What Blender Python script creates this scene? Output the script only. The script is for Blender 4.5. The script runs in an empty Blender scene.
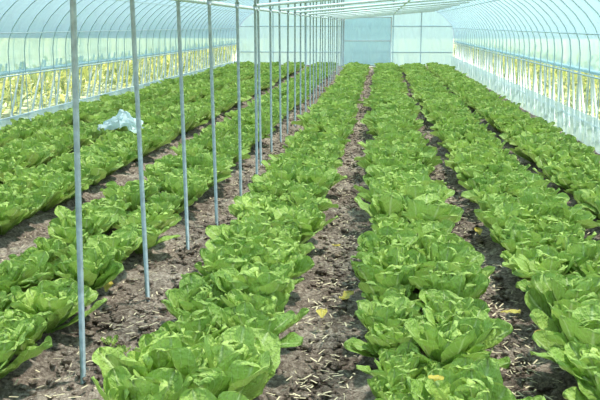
import bpy, math, random
import numpy as np
from mathutils import Vector, Matrix, Euler, noise
random.seed(7); rng=np.random.default_rng(7)
S=bpy.context.scene
S.view_settings.view_transform='Standard'
FPX=850.0; H=1.6; PITCH=math.atan(175/FPX); YAW=math.atan(80/FPX*math.cos(PITCH))
cam=bpy.data.cameras.new('camera'); co=bpy.data.objects.new('camera',cam); S.collection.objects.link(co)
cam.lens=36*FPX/600; cam.sensor_width=36; co.location=(0,0,H)
co.rotation_euler=(math.pi/2-PITCH,0,YAW); cam.clip_end=300; S.camera=co
R=co.rotation_euler.to_matrix()
def ground_at(px,py,z=0.0):
    d=R@Vector(((px-300)/FPX,-(py-200)/FPX,-1)); t=(z-H)/d.z
    return Vector((d.x*t,d.y*t,z))
XL,XR=-5.6,2.85; CX=(XL+XR)/2; A=(XR-XL)/2; Y0,Y1=-2.0,34.0; ZS=1.2; ZR=1.65
# ---------- materials
def mat(name):
    m=bpy.data.materials.new(name); m.use_nodes=True; nt=m.node_tree; nt.nodes.clear()
    out=nt.nodes.new('ShaderNodeOutputMaterial'); return m,nt,out
def N(nt,t,**kw):
    n=nt.nodes.new(t)
    for k,v in kw.items():
        if k in n.inputs: n.inputs[k].default_value=v
        else: setattr(n,k,v)
    return n
def simple(name,col,rough=.5,metal=0,var=.15,scale=20,bump=0):
    m,nt,out=mat(name); p=N(nt,'ShaderNodeBsdfPrincipled',Roughness=rough,Metallic=metal)
    tc=N(nt,'ShaderNodeTexCoord'); no=N(nt,'ShaderNodeTexNoise',Scale=scale,Detail=4.0)
    nt.links.new(tc.outputs['Object'],no.inputs['Vector'])
    r=N(nt,'ShaderNodeValToRGB'); r.color_ramp.elements[0].position=.3; r.color_ramp.elements[1].position=.7
    r.color_ramp.elements[0].color=[c*(1-var) for c in col]+[1]; r.color_ramp.elements[1].color=[min(1,c*(1+var)) for c in col]+[1]
    nt.links.new(no.outputs['Fac'],r.inputs['Fac']); nt.links.new(r.outputs['Color'],p.inputs['Base Color'])
    if bump:
        b=N(nt,'ShaderNodeBump',Strength=bump,Distance=.02); nt.links.new(no.outputs['Fac'],b.inputs['Height']); nt.links.new(b.outputs['Normal'],p.inputs['Normal'])
    nt.links.new(p.outputs[0],out.inputs[0]); return m
def film(name,col,opac,tr=(.9,.97,1.0),wr=.5,tl=.5,var=.1):
    m,nt,out=mat(name)
    tc=N(nt,'ShaderNodeTexCoord'); mp=N(nt,'ShaderNodeMapping'); mp.inputs['Scale'].default_value=(1,.6,.25)
    no=N(nt,'ShaderNodeTexNoise',Scale=5.0,Detail=5.0,Distortion=.6)
    nt.links.new(tc.outputs['Object'],mp.inputs[0]); nt.links.new(mp.outputs[0],no.inputs['Vector'])
    b=N(nt,'ShaderNodeBump',Strength=wr,Distance=.05); nt.links.new(no.outputs['Fac'],b.inputs['Height'])
    d=N(nt,'ShaderNodeBsdfDiffuse',Color=(*col,1)); t=N(nt,'ShaderNodeBsdfTranslucent',Color=(*col,1)); g=N(nt,'ShaderNodeBsdfGlossy',Color=(1,1,1,1),Roughness=.25)
    for q in (d,t,g): nt.links.new(b.outputs['Normal'],q.inputs['Normal'])
    m1=N(nt,'ShaderNodeMixShader'); m1.inputs[0].default_value=tl; nt.links.new(d.outputs[0],m1.inputs[1]); nt.links.new(t.outputs[0],m1.inputs[2])
    mg=N(nt,'ShaderNodeMixShader'); mg.inputs[0].default_value=.04; nt.links.new(m1.outputs[0],mg.inputs[1]); nt.links.new(g.outputs[0],mg.inputs[2])
    tp=N(nt,'ShaderNodeBsdfTransparent',Color=(*tr,1))
    r=N(nt,'ShaderNodeMapRange'); r.inputs['From Min'].default_value=.3; r.inputs['From Max'].default_value=.7
    r.inputs['To Min'].default_value=max(0,opac-var); r.inputs['To Max'].default_value=min(1,opac+var); nt.links.new(no.outputs['Fac'],r.inputs['Value'])
    m2=N(nt,'ShaderNodeMixShader'); nt.links.new(r.outputs[0],m2.inputs[0]); nt.links.new(tp.outputs[0],m2.inputs[1]); nt.links.new(mg.outputs[0],m2.inputs[2])
    nt.links.new(m2.outputs[0],out.inputs[0]); return m
M_film=film('film_blue',(.46,.71,.82),.67,(.92,.98,1.0),tl=.37)
M_end=film('film_end',(.64,.82,.89),.93,tl=.38)
M_skirt=film('film_skirt',(.54,.71,.78),.84,wr=1.0,tl=.36,var=.14)
M_net=film('insect_net',(.65,.78,.80),.16,(1,1,1),0.1)
M_steel=simple('galvanised_steel',(.37,.41,.43),.4,.5,.2,30)
M_hoop=simple('hoop_pipe',(.50,.62,.68),.5,.1,.1,20)
M_white=simple('white_pipe',(.80,.85,.88),.4,.05,.08,20)
M_tape=simple('tie_strap',(.55,.70,.76),.5)
def leafmat(name,c_dark,c_light,c_rib,trans=.3):
    m,nt,out=mat(name)
    at=N(nt,'ShaderNodeAttribute'); at.attribute_name='leafp'
    sp=N(nt,'ShaderNodeSeparateColor'); nt.links.new(at.outputs['Color'],sp.inputs[0])
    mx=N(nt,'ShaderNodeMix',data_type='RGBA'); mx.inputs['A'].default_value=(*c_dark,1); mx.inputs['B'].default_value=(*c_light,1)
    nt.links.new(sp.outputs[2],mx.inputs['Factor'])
    rr=N(nt,'ShaderNodeMapRange'); rr.inputs['From Min'].default_value=.03; rr.inputs['From Max'].default_value=.13; rr.inputs['To Min'].default_value=.7; rr.inputs['To Max'].default_value=0
    nt.links.new(sp.outputs[0],rr.inputs['Value'])
    ma=N(nt,'ShaderNodeMath',operation='MULTIPLY_ADD'); nt.links.new(sp.outputs[0],ma.inputs[0]); ma.inputs[1].default_value=-.35; nt.links.new(sp.outputs[1],ma.inputs[2])
    mm=N(nt,'ShaderNodeMath',operation='MULTIPLY'); nt.links.new(ma.outputs[0],mm.inputs[0]); mm.inputs[1].default_value=50
    sn=N(nt,'ShaderNodeMath',operation='SINE'); nt.links.new(mm.outputs[0],sn.inputs[0])
    vr=N(nt,'ShaderNodeMapRange'); vr.inputs['From Min'].default_value=.8; vr.inputs['From Max'].default_value=1; vr.inputs['To Max'].default_value=.3; nt.links.new(sn.outputs[0],vr.inputs['Value'])
    mxx=N(nt,'ShaderNodeMath',operation='MAXIMUM'); nt.links.new(rr.outputs[0],mxx.inputs[0]); nt.links.new(vr.outputs[0],mxx.inputs[1])
    m2=N(nt,'ShaderNodeMix',data_type='RGBA'); m2.inputs['B'].default_value=(*c_rib,1); nt.links.new(mx.outputs['Result'],m2.inputs['A']); nt.links.new(mxx.outputs[0],m2.inputs['Factor'])
    p=N(nt,'ShaderNodeBsdfPrincipled',Roughness=.48); p.inputs['Specular IOR Level'].default_value=.4
    nt.links.new(m2.outputs['Result'],p.inputs['Base Color'])
    tl=N(nt,'ShaderNodeBsdfTranslucent'); nt.links.new(m2.outputs['Result'],tl.inputs['Color'])
    tc=N(nt,'ShaderNodeTexCoord'); no=N(nt,'ShaderNodeTexNoise',Scale=50.0,Detail=2.5); nt.links.new(tc.outputs['Object'],no.inputs['Vector'])
    ad=N(nt,'ShaderNodeMath',operation='MULTIPLY_ADD'); nt.links.new(mxx.outputs[0],ad.inputs[0]); ad.inputs[1].default_value=-.4; nt.links.new(no.outputs['Fac'],ad.inputs[2])
    b=N(nt,'ShaderNodeBump',Strength=.9,Distance=.019); nt.links.new(ad.outputs[0],b.inputs['Height']); nt.links.new(b.outputs['Normal'],p.inputs['Normal'])
    ms=N(nt,'ShaderNodeMixShader'); ms.inputs[0].default_value=trans; nt.links.new(p.outputs[0],ms.inputs[1]); nt.links.new(tl.outputs[0],ms.inputs[2])
    nt.links.new(ms.outputs[0],out.inputs[0]); return m
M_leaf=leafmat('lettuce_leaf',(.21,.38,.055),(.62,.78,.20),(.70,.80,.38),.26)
M_yel=leafmat('yellow_leaf',(.80,.62,.10),(.95,.80,.2),(.9,.8,.35))
M_out=leafmat('outside_leaf',(.17,.26,.04),(.62,.60,.16),(.6,.66,.2),.4)
def soilmat(name,mul=1.0):
    m,nt,out=mat(name); tc=N(nt,'ShaderNodeTexCoord')
    n1=N(nt,'ShaderNodeTexNoise',Scale=2.2,Detail=6.0,Roughness=.65); n2=N(nt,'ShaderNodeTexNoise',Scale=38.0,Detail=8.0,Roughness=.7)
    for n in (n1,n2): nt.links.new(tc.outputs['Object'],n.inputs['Vector'])
    mx=N(nt,'ShaderNodeMath',operation='MULTIPLY_ADD'); nt.links.new(n1.outputs[0],mx.inputs[0]); mx.inputs[1].default_value=.4
    sc=N(nt,'ShaderNodeMath',operation='MULTIPLY'); nt.links.new(n2.outputs[0],sc.inputs[0]); sc.inputs[1].default_value=.6; nt.links.new(sc.outputs[0],mx.inputs[2])
    r=N(nt,'ShaderNodeValToRGB'); e=r.color_ramp.elements
    e[0].position=.40; e[0].color=(.10*mul,.074*mul,.058*mul,1); e[1].position=.61; e[1].color=(.58*mul,.48*mul,.40*mul,1)
    k=r.color_ramp.elements.new(.5); k.color=(.28*mul,.215*mul,.175*mul,1)
    nt.links.new(mx.outputs[0],r.inputs[0]); p=N(nt,'ShaderNodeBsdfPrincipled',Roughness=.95); p.inputs['Specular IOR Level'].default_value=.1
    nt.links.new(r.outputs[0],p.inputs['Base Color']); b=N(nt,'ShaderNodeBump',Strength=1.0,Distance=.025); nt.links.new(n2.outputs[0],b.inputs['Height']); nt.links.new(b.outputs[0],p.inputs['Normal'])
    nt.links.new(p.outputs[0],out.inputs[0]); return m
M_soil=soilmat('soil'); M_clod=soilmat('clod_soil',1.1)
M_grass=simple('outside_grass',(.36,.42,.24),.9,0,.4,1.5,.5)
M_straw=simple('straw',(.72,.60,.40),.8,0,.25,8)
M_bag=film('plastic_bag_film',(.78,.90,.95),.9,wr=1.0)
# ---------- mesh helpers
def mkobj(name,V,F,material,smooth=True,parent=None,attr=None):
    V=np.asarray(V,dtype=np.float32); me=bpy.data.meshes.new(name)
    if isinstance(F,np.ndarray):
        k=F.shape[1]; me.vertices.add(len(V)); me.vertices.foreach_set('co',V.ravel())
        me.loops.add(F.size); me.loops.foreach_set('vertex_index',F.astype(np.int32).ravel())
        me.polygons.add(len(F)); me.polygons.foreach_set('loop_start',np.arange(0,F.size,k,dtype=np.int32))
        me.update(calc_edges=True)
    else:
        me.from_pydata(V.tolist(),[],F); me.update()
    me.materials.append(material)
    me.polygons.foreach_set('use_smooth',np.full(len(me.polygons),smooth))
    if attr is not None:
        a=me.attributes.new('leafp','FLOAT_COLOR','POINT'); c=np.ones((len(V),4),dtype=np.float32); c[:,:3]=attr; a.data.foreach_set('color',c.ravel())
    o=bpy.data.objects.new(name,me); S.collection.objects.link(o)
    if parent: o.parent=parent
    return o
class Acc:
    def __init__(s): s.V=[]; s.F=[]
    def tube(s,pts,r,n=8,cap=True):
        pts=[Vector(p) for p in pts]; base=len(s.V)
        for i,p in enumerate(pts):
            t=(pts[min(i+1,len(pts)-1)]-pts[max(i-1,0)]).normalized()
            up=Vector((0,1,0)) if abs(t.y)<.9 else Vector((0,0,1))
            a=t.cross(up).normalized(); b=t.cross(a)
            for k in range(n):
                an=2*math.pi*k/n; s.V.append(p+(a*math.cos(an)+b*math.sin(an))*r)
        for i in range(len(pts)-1):
            for k in range(n):
                k2=(k+1)%n; s.F.append((base+i*n+k,base+i*n+k2,base+(i+1)*n+k2,base+(i+1)*n+k))
        if cap: s.F.append(tuple(base+k for k in range(n))); s.F.append(tuple(base+(len(pts)-1)*n+k for k in reversed(range(n))))
    def obj(s,name,m,**k): return mkobj(name,[tuple(v) for v in s.V],s.F,m,**k)
frame=bpy.data.objects.new('greenhouse_frame',None); S.collection.objects.link(frame)
# ---------- ground
ROWS=[-4.75,-3.88,-2.98,-1.87,-.735,.225,1.12,1.98]
xs=np.arange(XL,XR+.001,.03); ys=[Y0]
while ys[-1]<Y1: ys.append(ys[-1]+max(.022,.006*abs(ys[-1])))
ys=np.array(ys); X,Y=np.meshgrid(xs,ys)
Z=np.zeros_like(X)
for r in ROWS: Z+=.05*np.exp(-((X-r)/.26)**4)
V=np.stack([X.ravel(),Y.ravel(),Z.ravel()],1); nx,ny=len(xs),len(ys)
ii=(np.arange(ny-1)[:,None]*nx+np.arange(nx-1)[None]).ravel(); F=np.stack([ii,ii+1,ii+nx+1,ii+nx],1)
fl=mkobj('floor',V,F,M_soil)
for nm,sz,st in (('c1',.35,.05),('c2',.09,.07),('c3',.035,.05)):
    tx=bpy.data.textures.new(nm,'CLOUDS'); tx.noise_scale=sz; tx.noise_depth=3
    md=fl.modifiers.new(nm,'DISPLACE'); md.texture=tx; md.strength=st; md.direction='Z'; md.texture_coords='GLOBAL'
mkobj('outside_ground',[(-60,-20,-.08),(60,-20,-.08),(60,110,-.08),(-60,110,-.08)],[(0,1,2,3)],M_grass)
def ico():
    import bmesh
    bm=bmesh.new(); bmesh.ops.create_icosphere(bm,subdivisions=2,radius=1); v=np.array([x.co[:] for x in bm.verts]); f=np.array([[q.index for q in p.verts] for p in bm.faces]); bm.free(); return v,f
iv,iff=ico(); paths=[-4.3,-3.4,-2.42,-1.30,-.26,.675,1.545,2.45]; pw=[.14,.14,.2,.25,.15,.13,.15,.13]
VV=[];FF=[];b=0
for i in range(9000):
    k=random.choices(range(8),[.5,.5,1,3,2.4,2.4,2,1])[0]; y=2.5+27*random.random()**1.9; x=min(XR-.1,random.gauss(paths[k],pw[k]*.7))
    s=random.choice([.005,.007,.009,.012,.016,.024])*random.uniform(.7,1.2)
    if k in(0,1): s*=1.2
    v=iv*(1+.25*rng.standard_normal((len(iv),1)))*np.array([s*random.uniform(.9,1.4),s*random.uniform(.7,1.2),s*.6])
    a=random.random()*6.28; c,sn=math.cos(a),math.sin(a); v=v@np.array([[c,sn,0],[-sn,c,0],[0,0,1]])
    VV.append(v+[x,y,.012+s*.2]); FF.append(iff+b); b+=len(iv)
mkobj('soil_clods',np.concatenate(VV),np.concatenate(FF),M_clod,smooth=True)
VV=[];FF=[];b=0
for i in range(6500):
    k=random.choices(range(8),[.5,.5,1,2.2,3,3,2.5,1])[0]; y=2.5+27*random.random()**1.7; x=min(XR-.15,random.gauss(paths[k],pw[k]*.75))
    L=random.uniform(.010,.055); w=random.uniform(.0015,.0045); a=random.random()*6.28; z=random.uniform(.025,.055)
    dx,dy=math.cos(a)*L,math.sin(a)*L; nxx,nyy=-math.sin(a)*w,math.cos(a)*w; dz=random.uniform(-.008,.008)
    VV+= [[x-nxx,y-nyy,z],[x+nxx,y+nyy,z],[x+dx+nxx,y+dy+nyy,z+dz],[x+dx-nxx,y+dy-nyy,z+dz]]; FF.append([b,b+1,b+2,b+3]); b+=4
mkobj('straw_litter',np.array(VV),np.array(FF),M_straw,smooth=False)
# ---------- lettuce
def leaf(L,W,th0,curl,cup,ns,nt_,ruf):
    t=np.linspace(0,1,nt_); t=np.where(t<.5,t*1.24,.62+.38*np.sin((t-.5)*math.pi))
    s=np.linspace(-1,1,ns)
    ang=th0+curl*t**1.8
    dt=np.diff(t,prepend=0); r=np.cumsum(np.sin(ang)*dt)*L; z=np.cumsum(np.cos(ang)*dt)*L
    pk=.66; q=np.clip(t/pk,0,1); lowp=.18+.82*(q*q*(3-2*q)); upp=np.clip(1-(np.clip(t-pk,0,1)/(1-pk))**2.4,0.0,1)**.45
    w=W*.5*np.where(t<pk,lowp,upp)+.001
    T,Sx=np.meshgrid(t,s,indexing='ij'); ph=rng.random(5)*6.28
    wav=1+.07*np.sin(T*21+ph[0]+Sx)*np.abs(Sx)
    y=w[:,None]*Sx*wav*(1-.12*cup*Sx**2)
    nr=-np.cos(ang)[:,None]; nz=np.sin(ang)[:,None]
    E=np.maximum(Sx**2,np.clip((T-.6)/.4,0,1)**2)
    off=cup*w[:,None]*.6*np.abs(Sx)**1.6 + ruf*E*np.sin(T*18+np.sign(Sx)*1.3+Sx*6+ph[1])*T**.5 + ruf*.6*np.sin(T*17+ph[2])*np.cos(Sx*7+ph[3])
    off=off+cup*.018*np.clip((T-.7)/.3,0,1)**2
    px=r[:,None]+nr*off; pz=z[:,None]+nz*off
    V=np.stack([px.ravel(),y.ravel(),pz.ravel()],1)
    ii=(np.arange(nt_-1)[:,None]*ns+np.arange(ns-1)[None]).ravel(); F=np.stack([ii,ii+1,ii+ns+1,ii+ns],1)
    return V,F,np.abs(Sx).ravel(),T.ravel()
def head(ns,nt_):
    VV=[];FF=[];CC=[];b=0; n=random.randint(22,27); ox,oy=random.gauss(0,.008),random.gauss(0,.008)
    for i in range(n):
        u=i/(n-1)
        th=math.radians(54*(1-u)**1.0+3+random.uniform(-11,11)); L=(.285-.070*u**1.3)*random.uniform(.8,1.12); W=(.172-.050*u)*random.uniform(.82,1.16)
        curl=math.radians(random.uniform(-25,55)*(1-u)+random.uniform(-40,40)*u)
        v,f,s,t=leaf(L,W,th-curl*.25,curl,random.uniform(.2,1.0),ns,nt_,random.uniform(.005,.012))
        az=i*2.39996+random.uniform(-.35,.35); tw=random.uniform(-.5,.5)
        dx,dz=math.sin(th),math.cos(th); nx_,nz_=-dz,dx
        a_=v[:,0]*dx+v[:,2]*dz; n_=v[:,0]*nx_+v[:,2]*nz_; c,sn=math.cos(tw),math.sin(tw)
        y2=v[:,1]*c-n_*sn; n2=v[:,1]*sn+n_*c; v=np.stack([a_*dx+n2*nx_,y2,a_*dz+n2*nz_],1)
        v=v+[.016*(1-u)+.004,0,0]
        c,sn=math.cos(az),math.sin(az); x=v[:,0]*c-v[:,1]*sn+ox; y=v[:,0]*sn+v[:,1]*c+oy; v=np.stack([x,y,v[:,2]],1)
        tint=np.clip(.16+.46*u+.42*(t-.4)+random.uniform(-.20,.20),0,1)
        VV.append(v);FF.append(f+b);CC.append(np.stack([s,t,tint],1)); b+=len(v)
    return np.concatenate(VV),np.concatenate(FF),np.concatenate(CC)
hi=[head(11,16) for _ in range(18)]; lo=[head(7,9) for _ in range(12)]
def build_row(cx,w,ya,yb,spacing=.295):
    VV=[];FF=[];CC=[];b=0
    for side in (-1,1):
        y=ya+(spacing/2 if side>0 else 0)
        while y<yb:
            if random.random()>.01:
                v,f,c=random.choice(hi if y<9 else lo); sc=random.choice([.78,.92,1,1,1.08,1.14])*random.uniform(.93,1.07)
                a=random.random()*6.28; cs,sn=math.cos(a),math.sin(a); zs=sc*random.uniform(.93,1.08)
                vx=(v[:,0]*cs-v[:,1]*sn)*sc; vy=(v[:,0]*sn+v[:,1]*cs)*sc; vz=v[:,2]*zs
                lx,ly=random.gauss(0,.12),random.gauss(0,.12); vx=vx+vz*lx; vy=vy+vz*ly
                px=cx+side*w/2+random.gauss(0,.024); py=y+random.gauss(0,.03)
                VV.append(np.stack([vx+px,vy+py,vz+.05],1)); FF.append(f+b); b+=len(v)
                c=c.copy(); c[:,2]=np.clip(c[:,2]+random.uniform(-.13,.13),0,1); CC.append(c)
            y+=spacing*random.uniform(.88,1.12)
    V=np.concatenate(VV); V[:,2]=np.maximum(V[:,2],.035)
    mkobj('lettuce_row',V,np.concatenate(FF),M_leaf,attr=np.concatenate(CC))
for cx in ROWS: build_row(cx,{-1.87:.38}.get(cx,.29),2.3,30.3)
def loose(name,pts,m,L,th=75):
    VV=[];FF=[];CC=[];b=0
    for p in pts:
        v,f,s,t=leaf(L*random.uniform(.8,1.2),L*.62,math.radians(th),.3,.4,7,9,.006); a=random.random()*6.28; c,sn=math.cos(a),math.sin(a)
        v=np.stack([v[:,0]*c-v[:,1]*sn,v[:,0]*sn+v[:,1]*c,v[:,2]],1)+np.array(p)
        VV.append(v);FF.append(f+b);b+=len(v);CC.append(np.stack([s,t,np.full(len(s),random.random())],1))
    return mkobj(name,np.concatenate(VV),np.concatenate(FF),m,attr=np.concatenate(CC))
yl=[ground_at(*p,.09) for p in ((347,297),(344,299),(527,282),(535,340),(122,272),(178,217),(335,245),(505,230),(106,292),(500,312),(480,235),(322,318))]
yl+=[ground_at(440,376,.31)]
loose('yellowed_leaves',[tuple(p) for p in yl],M_yel,.10)
wd=[]
for c in ((122,356),(112,345),(52,322),(30,352)):
    g=ground_at(*c,.03); wd+=[(g.x+random.gauss(0,.01),g.y+random.gauss(0,.01),.03) for _ in range(6)]
loose('weed_seedlings',wd,M_leaf,.05,40)
# ---------- posts
post_px=[((83,380),73),((148,300),132),((188,250),178),((217,226),209),((241,199),237),((257,182),255)]
def mkpost(x,y,lean=0):
    zt=ZS+ZR*math.sqrt(max(0,1-((x-CX)/A)**2))-.03
    a=Acc(); a.tube([(x,y,-.05),(x+lean*.5,y,1.4),(x+lean,y,zt)],.0135,12)
    e=a.obj('support_post',M_steel); 
    c=Acc(); c.tube([(x+lean*.6,y,1.755),(x+lean*.6,y,1.80)],.019,12); c.obj('clamp',M_steel,parent=e)
py_=0
for (p,tx) in post_px:
    g=ground_at(*p); x=g.x
    d=R@Vector(((tx-300)/FPX,200/FPX,-1)); t=g.y/d.y; xt=d.x*t; zt=H+d.z*t
    mkpost(x,g.y,max(-.12,min(.12,(xt-x)/zt*2.8))); py_=g.y
y=py_+1.0
while y<Y1-.5:
    mkpost(-1.34+random.gauss(0,.01),y,random.gauss(0,.015)); y+=1.0
# ---------- frame
def arc(y,off=0,n=28,z0=-.05):
    pts=[(CX-A-off,y,z0),(CX-A-off,y,ZS*.5)]
    for i in range(n+1):
        th=math.pi-math.pi*i/n; pts.append((CX+(A+off)*math.cos(th),y,ZS+(ZR+off)*math.sin(th)))
    pts+=[(CX+A+off,y,ZS*.5),(CX+A+off,y,z0)]; return pts
a=Acc(); y=Y0+.2
while y<Y1+.01:
    a.tube(arc(y),.0085,6,False); y+=.6
a.obj('tunnel_hoops',M_hoop,parent=frame)
a=Acc()
for th in (10,32,60,90,120,148,170):
    r=math.radians(th); a.tube([(CX+(A-.03)*math.cos(r),Y0,ZS+(ZR-.03)*math.sin(r)),(CX+(A-.03)*math.cos(r),Y1-.1,ZS+(ZR-.03)*math.sin(r))],.009,6)
for sx in (-1,1):
    for z in ((.22,.84) if sx<0 else (.3,.92)): a.tube([(CX+sx*(A-.02),Y0,z),(CX+sx*(A-.02),Y1-.1,z)],.012,6)
a.obj('longitudinal_rails',M_hoop,parent=frame)
a=Acc(); a.tube([(-1.365,Y0,1.775),(-1.365,Y1-.15,1.775)],.017,8); a.tube([(.45,Y0,1.98),(.45,Y1-.15,1.98)],.017,8)
y=4.5
while y<Y1-1:
    a.tube([(-1.365,y,1.80),(.45,y,1.96),(1.9,y,2.08)],.018,8); y+=2.4
y=4.0
while y<Y1-1:
    zt=ZS+ZR*math.sqrt(1-((.45-CX)/A)**2)-.03; a.tube([(.45,y,1.98),(.45,y,zt)],.006,6); y+=4
a.obj('tie_bars',M_white,parent=frame)
# ---------- films
def sweep(name,m,prof,wave=0,freq=9,dy=.1):
    ys=np.arange(Y0,Y1+.01,dy); P=np.array(prof); n=len(P); V=[]
    for j,y in enumerate(ys):
        w=wave*(math.sin(y*freq)+.6*math.sin(y*freq*2.3+1)+.5*math.sin(y*freq*.37))
        for i in range(n): V.append((P[i,0]+w*P[i,2],y,P[i,1]))
    ny=len(ys); ii=(np.arange(ny-1)[:,None]*n+np.arange(n-1)[None]).ravel(); F=np.stack([ii,ii+1,ii+n+1,ii+n],1)
    return mkobj(name,V,F,m)
o=.03
prof=[(CX-A-o,.87,0)]+[(CX+(A+o)*math.cos(t),ZS+(ZR+o)*math.sin(t),0) for t in np.linspace(math.pi,0,40)]+[(CX+A+o,.95,0)]
sweep('ceiling',M_film,prof,dy=.8)
for nm,sx in (('wall_left',-1),('wall_right',1)):
    xb=CX+sx*(A-.05); top=.22 if sx<0 else .42; zt=.88 if sx<0 else .97
    w=sweep(nm,M_skirt,[(xb,0.0,.4),(xb,.08,1),(xb,.16,1),(xb,top,.4)],.022)
    n_=sweep('insect_net',M_net,[(CX+sx*(A+.02),top-.05,0),(CX+sx*(A+.02),zt,0)],0,dy=1.0); n_.parent=w
    r=Acc(); r.tube([(CX+sx*(A+.05),Y0,zt),(CX+sx*(A+.05),Y1,zt)],.03,10); r.obj('rolled_curtain',M_skirt,parent=w)
a=Acc(); y=Y0+.5
while y<Y1-1:
    a.tube(arc(y,.05,z0=.0),.004,4,False); y+=.6
a.obj('film_straps',M_tape,parent=frame)
E=[(CX+A*math.cos(t),Y1,ZS+ZR*math.sin(t)) for t in np.linspace(0,math.pi,40)]
V=[(XR,Y1,0)]+E+[(XL,Y1,0)]
we=mkobj('wall_back',V,[tuple(range(len(V)))],M_end)
a=Acc()
def xa(px): return (px-380)/FPX*Y1
for px in (275,308,343,393,420):
    x=xa(px); a.tube([(x,Y1-.04,0),(x,Y1-.04,ZS+ZR*math.sqrt(1-((x-CX)/A)**2)-.03)],.022,8)
for z in (.55,1.55): a.tube([(XL,Y1-.04,z),(XR,Y1-.04,z)],.02,8)
a.obj('studs',M_hoop,parent=we)
dn=Acc(); x0,x1=xa(345),xa(391)
for q in ([(x0,.02),(x0,1.9)],[(x1,.02),(x1,1.9)],[(x0,1.9),(x1,1.9)],[(x0,1.0),(x1,1.0)],[(x0,.06),(x1,.06)]):
    dn.tube([(q[0][0],Y1-.1,q[0][1]),(q[1][0],Y1-.1,q[1][1])],.025,8)
d1=dn.obj('door_1',M_white)
mkobj('door_film',[(x0,Y1-.1,.05),(x1,Y1-.1,.05),(x1,Y1-.1,1.9),(x0,Y1-.1,1.9)],[(0,1,2,3)],M_end,parent=d1)
# ---------- outside
VV=[];FF=[];CC=[];b=0
for i in range(9000):
    sx=random.choice((-1,1)); x=(XL-.7-abs(random.gauss(0,1.0))) if sx<0 else (XR+.7+abs(random.gauss(0,1.0)))
    y=random.uniform(1,42); z=random.uniform(0,.6)
    v,f,s,t=leaf(random.uniform(.15,.35),random.uniform(.06,.14),random.uniform(.2,1.2),.6,.3,3,5,.004); a=random.random()*6.28; c,sn=math.cos(a),math.sin(a)
    v=np.stack([v[:,0]*c-v[:,1]*sn+x,v[:,0]*sn+v[:,1]*c+y,v[:,2]+z],1); VV.append(v);FF.append(f+b);b+=len(v);CC.append(np.stack([s,t,np.full(len(s),random.random())],1))
mkobj('outside_crop',np.concatenate(VV),np.concatenate(FF),M_out,attr=np.concatenate(CC))
a=Acc(); y=1.0
while y<36:
    for sx,xx in ((-1,XL-.18),(1,XR+.18)):
        a.tube([(xx+sx*.08,y,-.05),(xx+sx*.08,y+random.uniform(.3,.8),1.0)],.018,6)
    y+=.40
a.obj('bamboo_stakes',M_white)
# ---------- bag
g=ground_at(122,130,.27); n=26; V=[];F=[]
for j in range(n):
    for i in range(n):
        u,v=i/(n-1)-.5,j/(n-1)-.5; q=Vector((u*4,v*4,3.1)); h=noise.noise(q)*.09+noise.noise(q*2.7)*.05
        r=math.hypot(u,v); V.append((g.x+u*.5+noise.noise(q*1.7+Vector((9,0,0)))*.09,g.y+v*.5+noise.noise(q*1.7+Vector((0,9,0)))*.09,.37+.13*math.exp(-(r*2.6)**2)+h*1.1-.12*r))
for j in range(n-1):
    for i in range(n-1): F.append((j*n+i,j*n+i+1,(j+1)*n+i+1,(j+1)*n+i))
mkobj('plastic_bag',V,F,M_bag)
# ---------- light
w=bpy.data.worlds.new('sky'); S.world=w; w.use_nodes=True; nt=w.node_tree; bg=nt.nodes['Background']
tc=nt.nodes.new('ShaderNodeTexCoord'); sp=nt.nodes.new('ShaderNodeSeparateXYZ'); nt.links.new(tc.outputs['Generated'],sp.inputs[0])
r=nt.nodes.new('ShaderNodeValToRGB'); r.color_ramp.elements[0].color=(.66,.85,.96,1); r.color_ramp.elements[1].color=(.50,.74,.94,1)
nt.links.new(sp.outputs['Z'],r.inputs[0]); nt.links.new(r.outputs[0],bg.inputs[0]); bg.inputs[1].default_value=.85
sl=bpy.data.lights.new('sun','SUN'); sl.energy=12.5; sl.angle=math.radians(4); sl.color=(1,.93,.82)
so=bpy.data.objects.new('sun',sl); S.collection.objects.link(so); so.rotation_euler=Euler((math.radians(-10),math.radians(18),0))
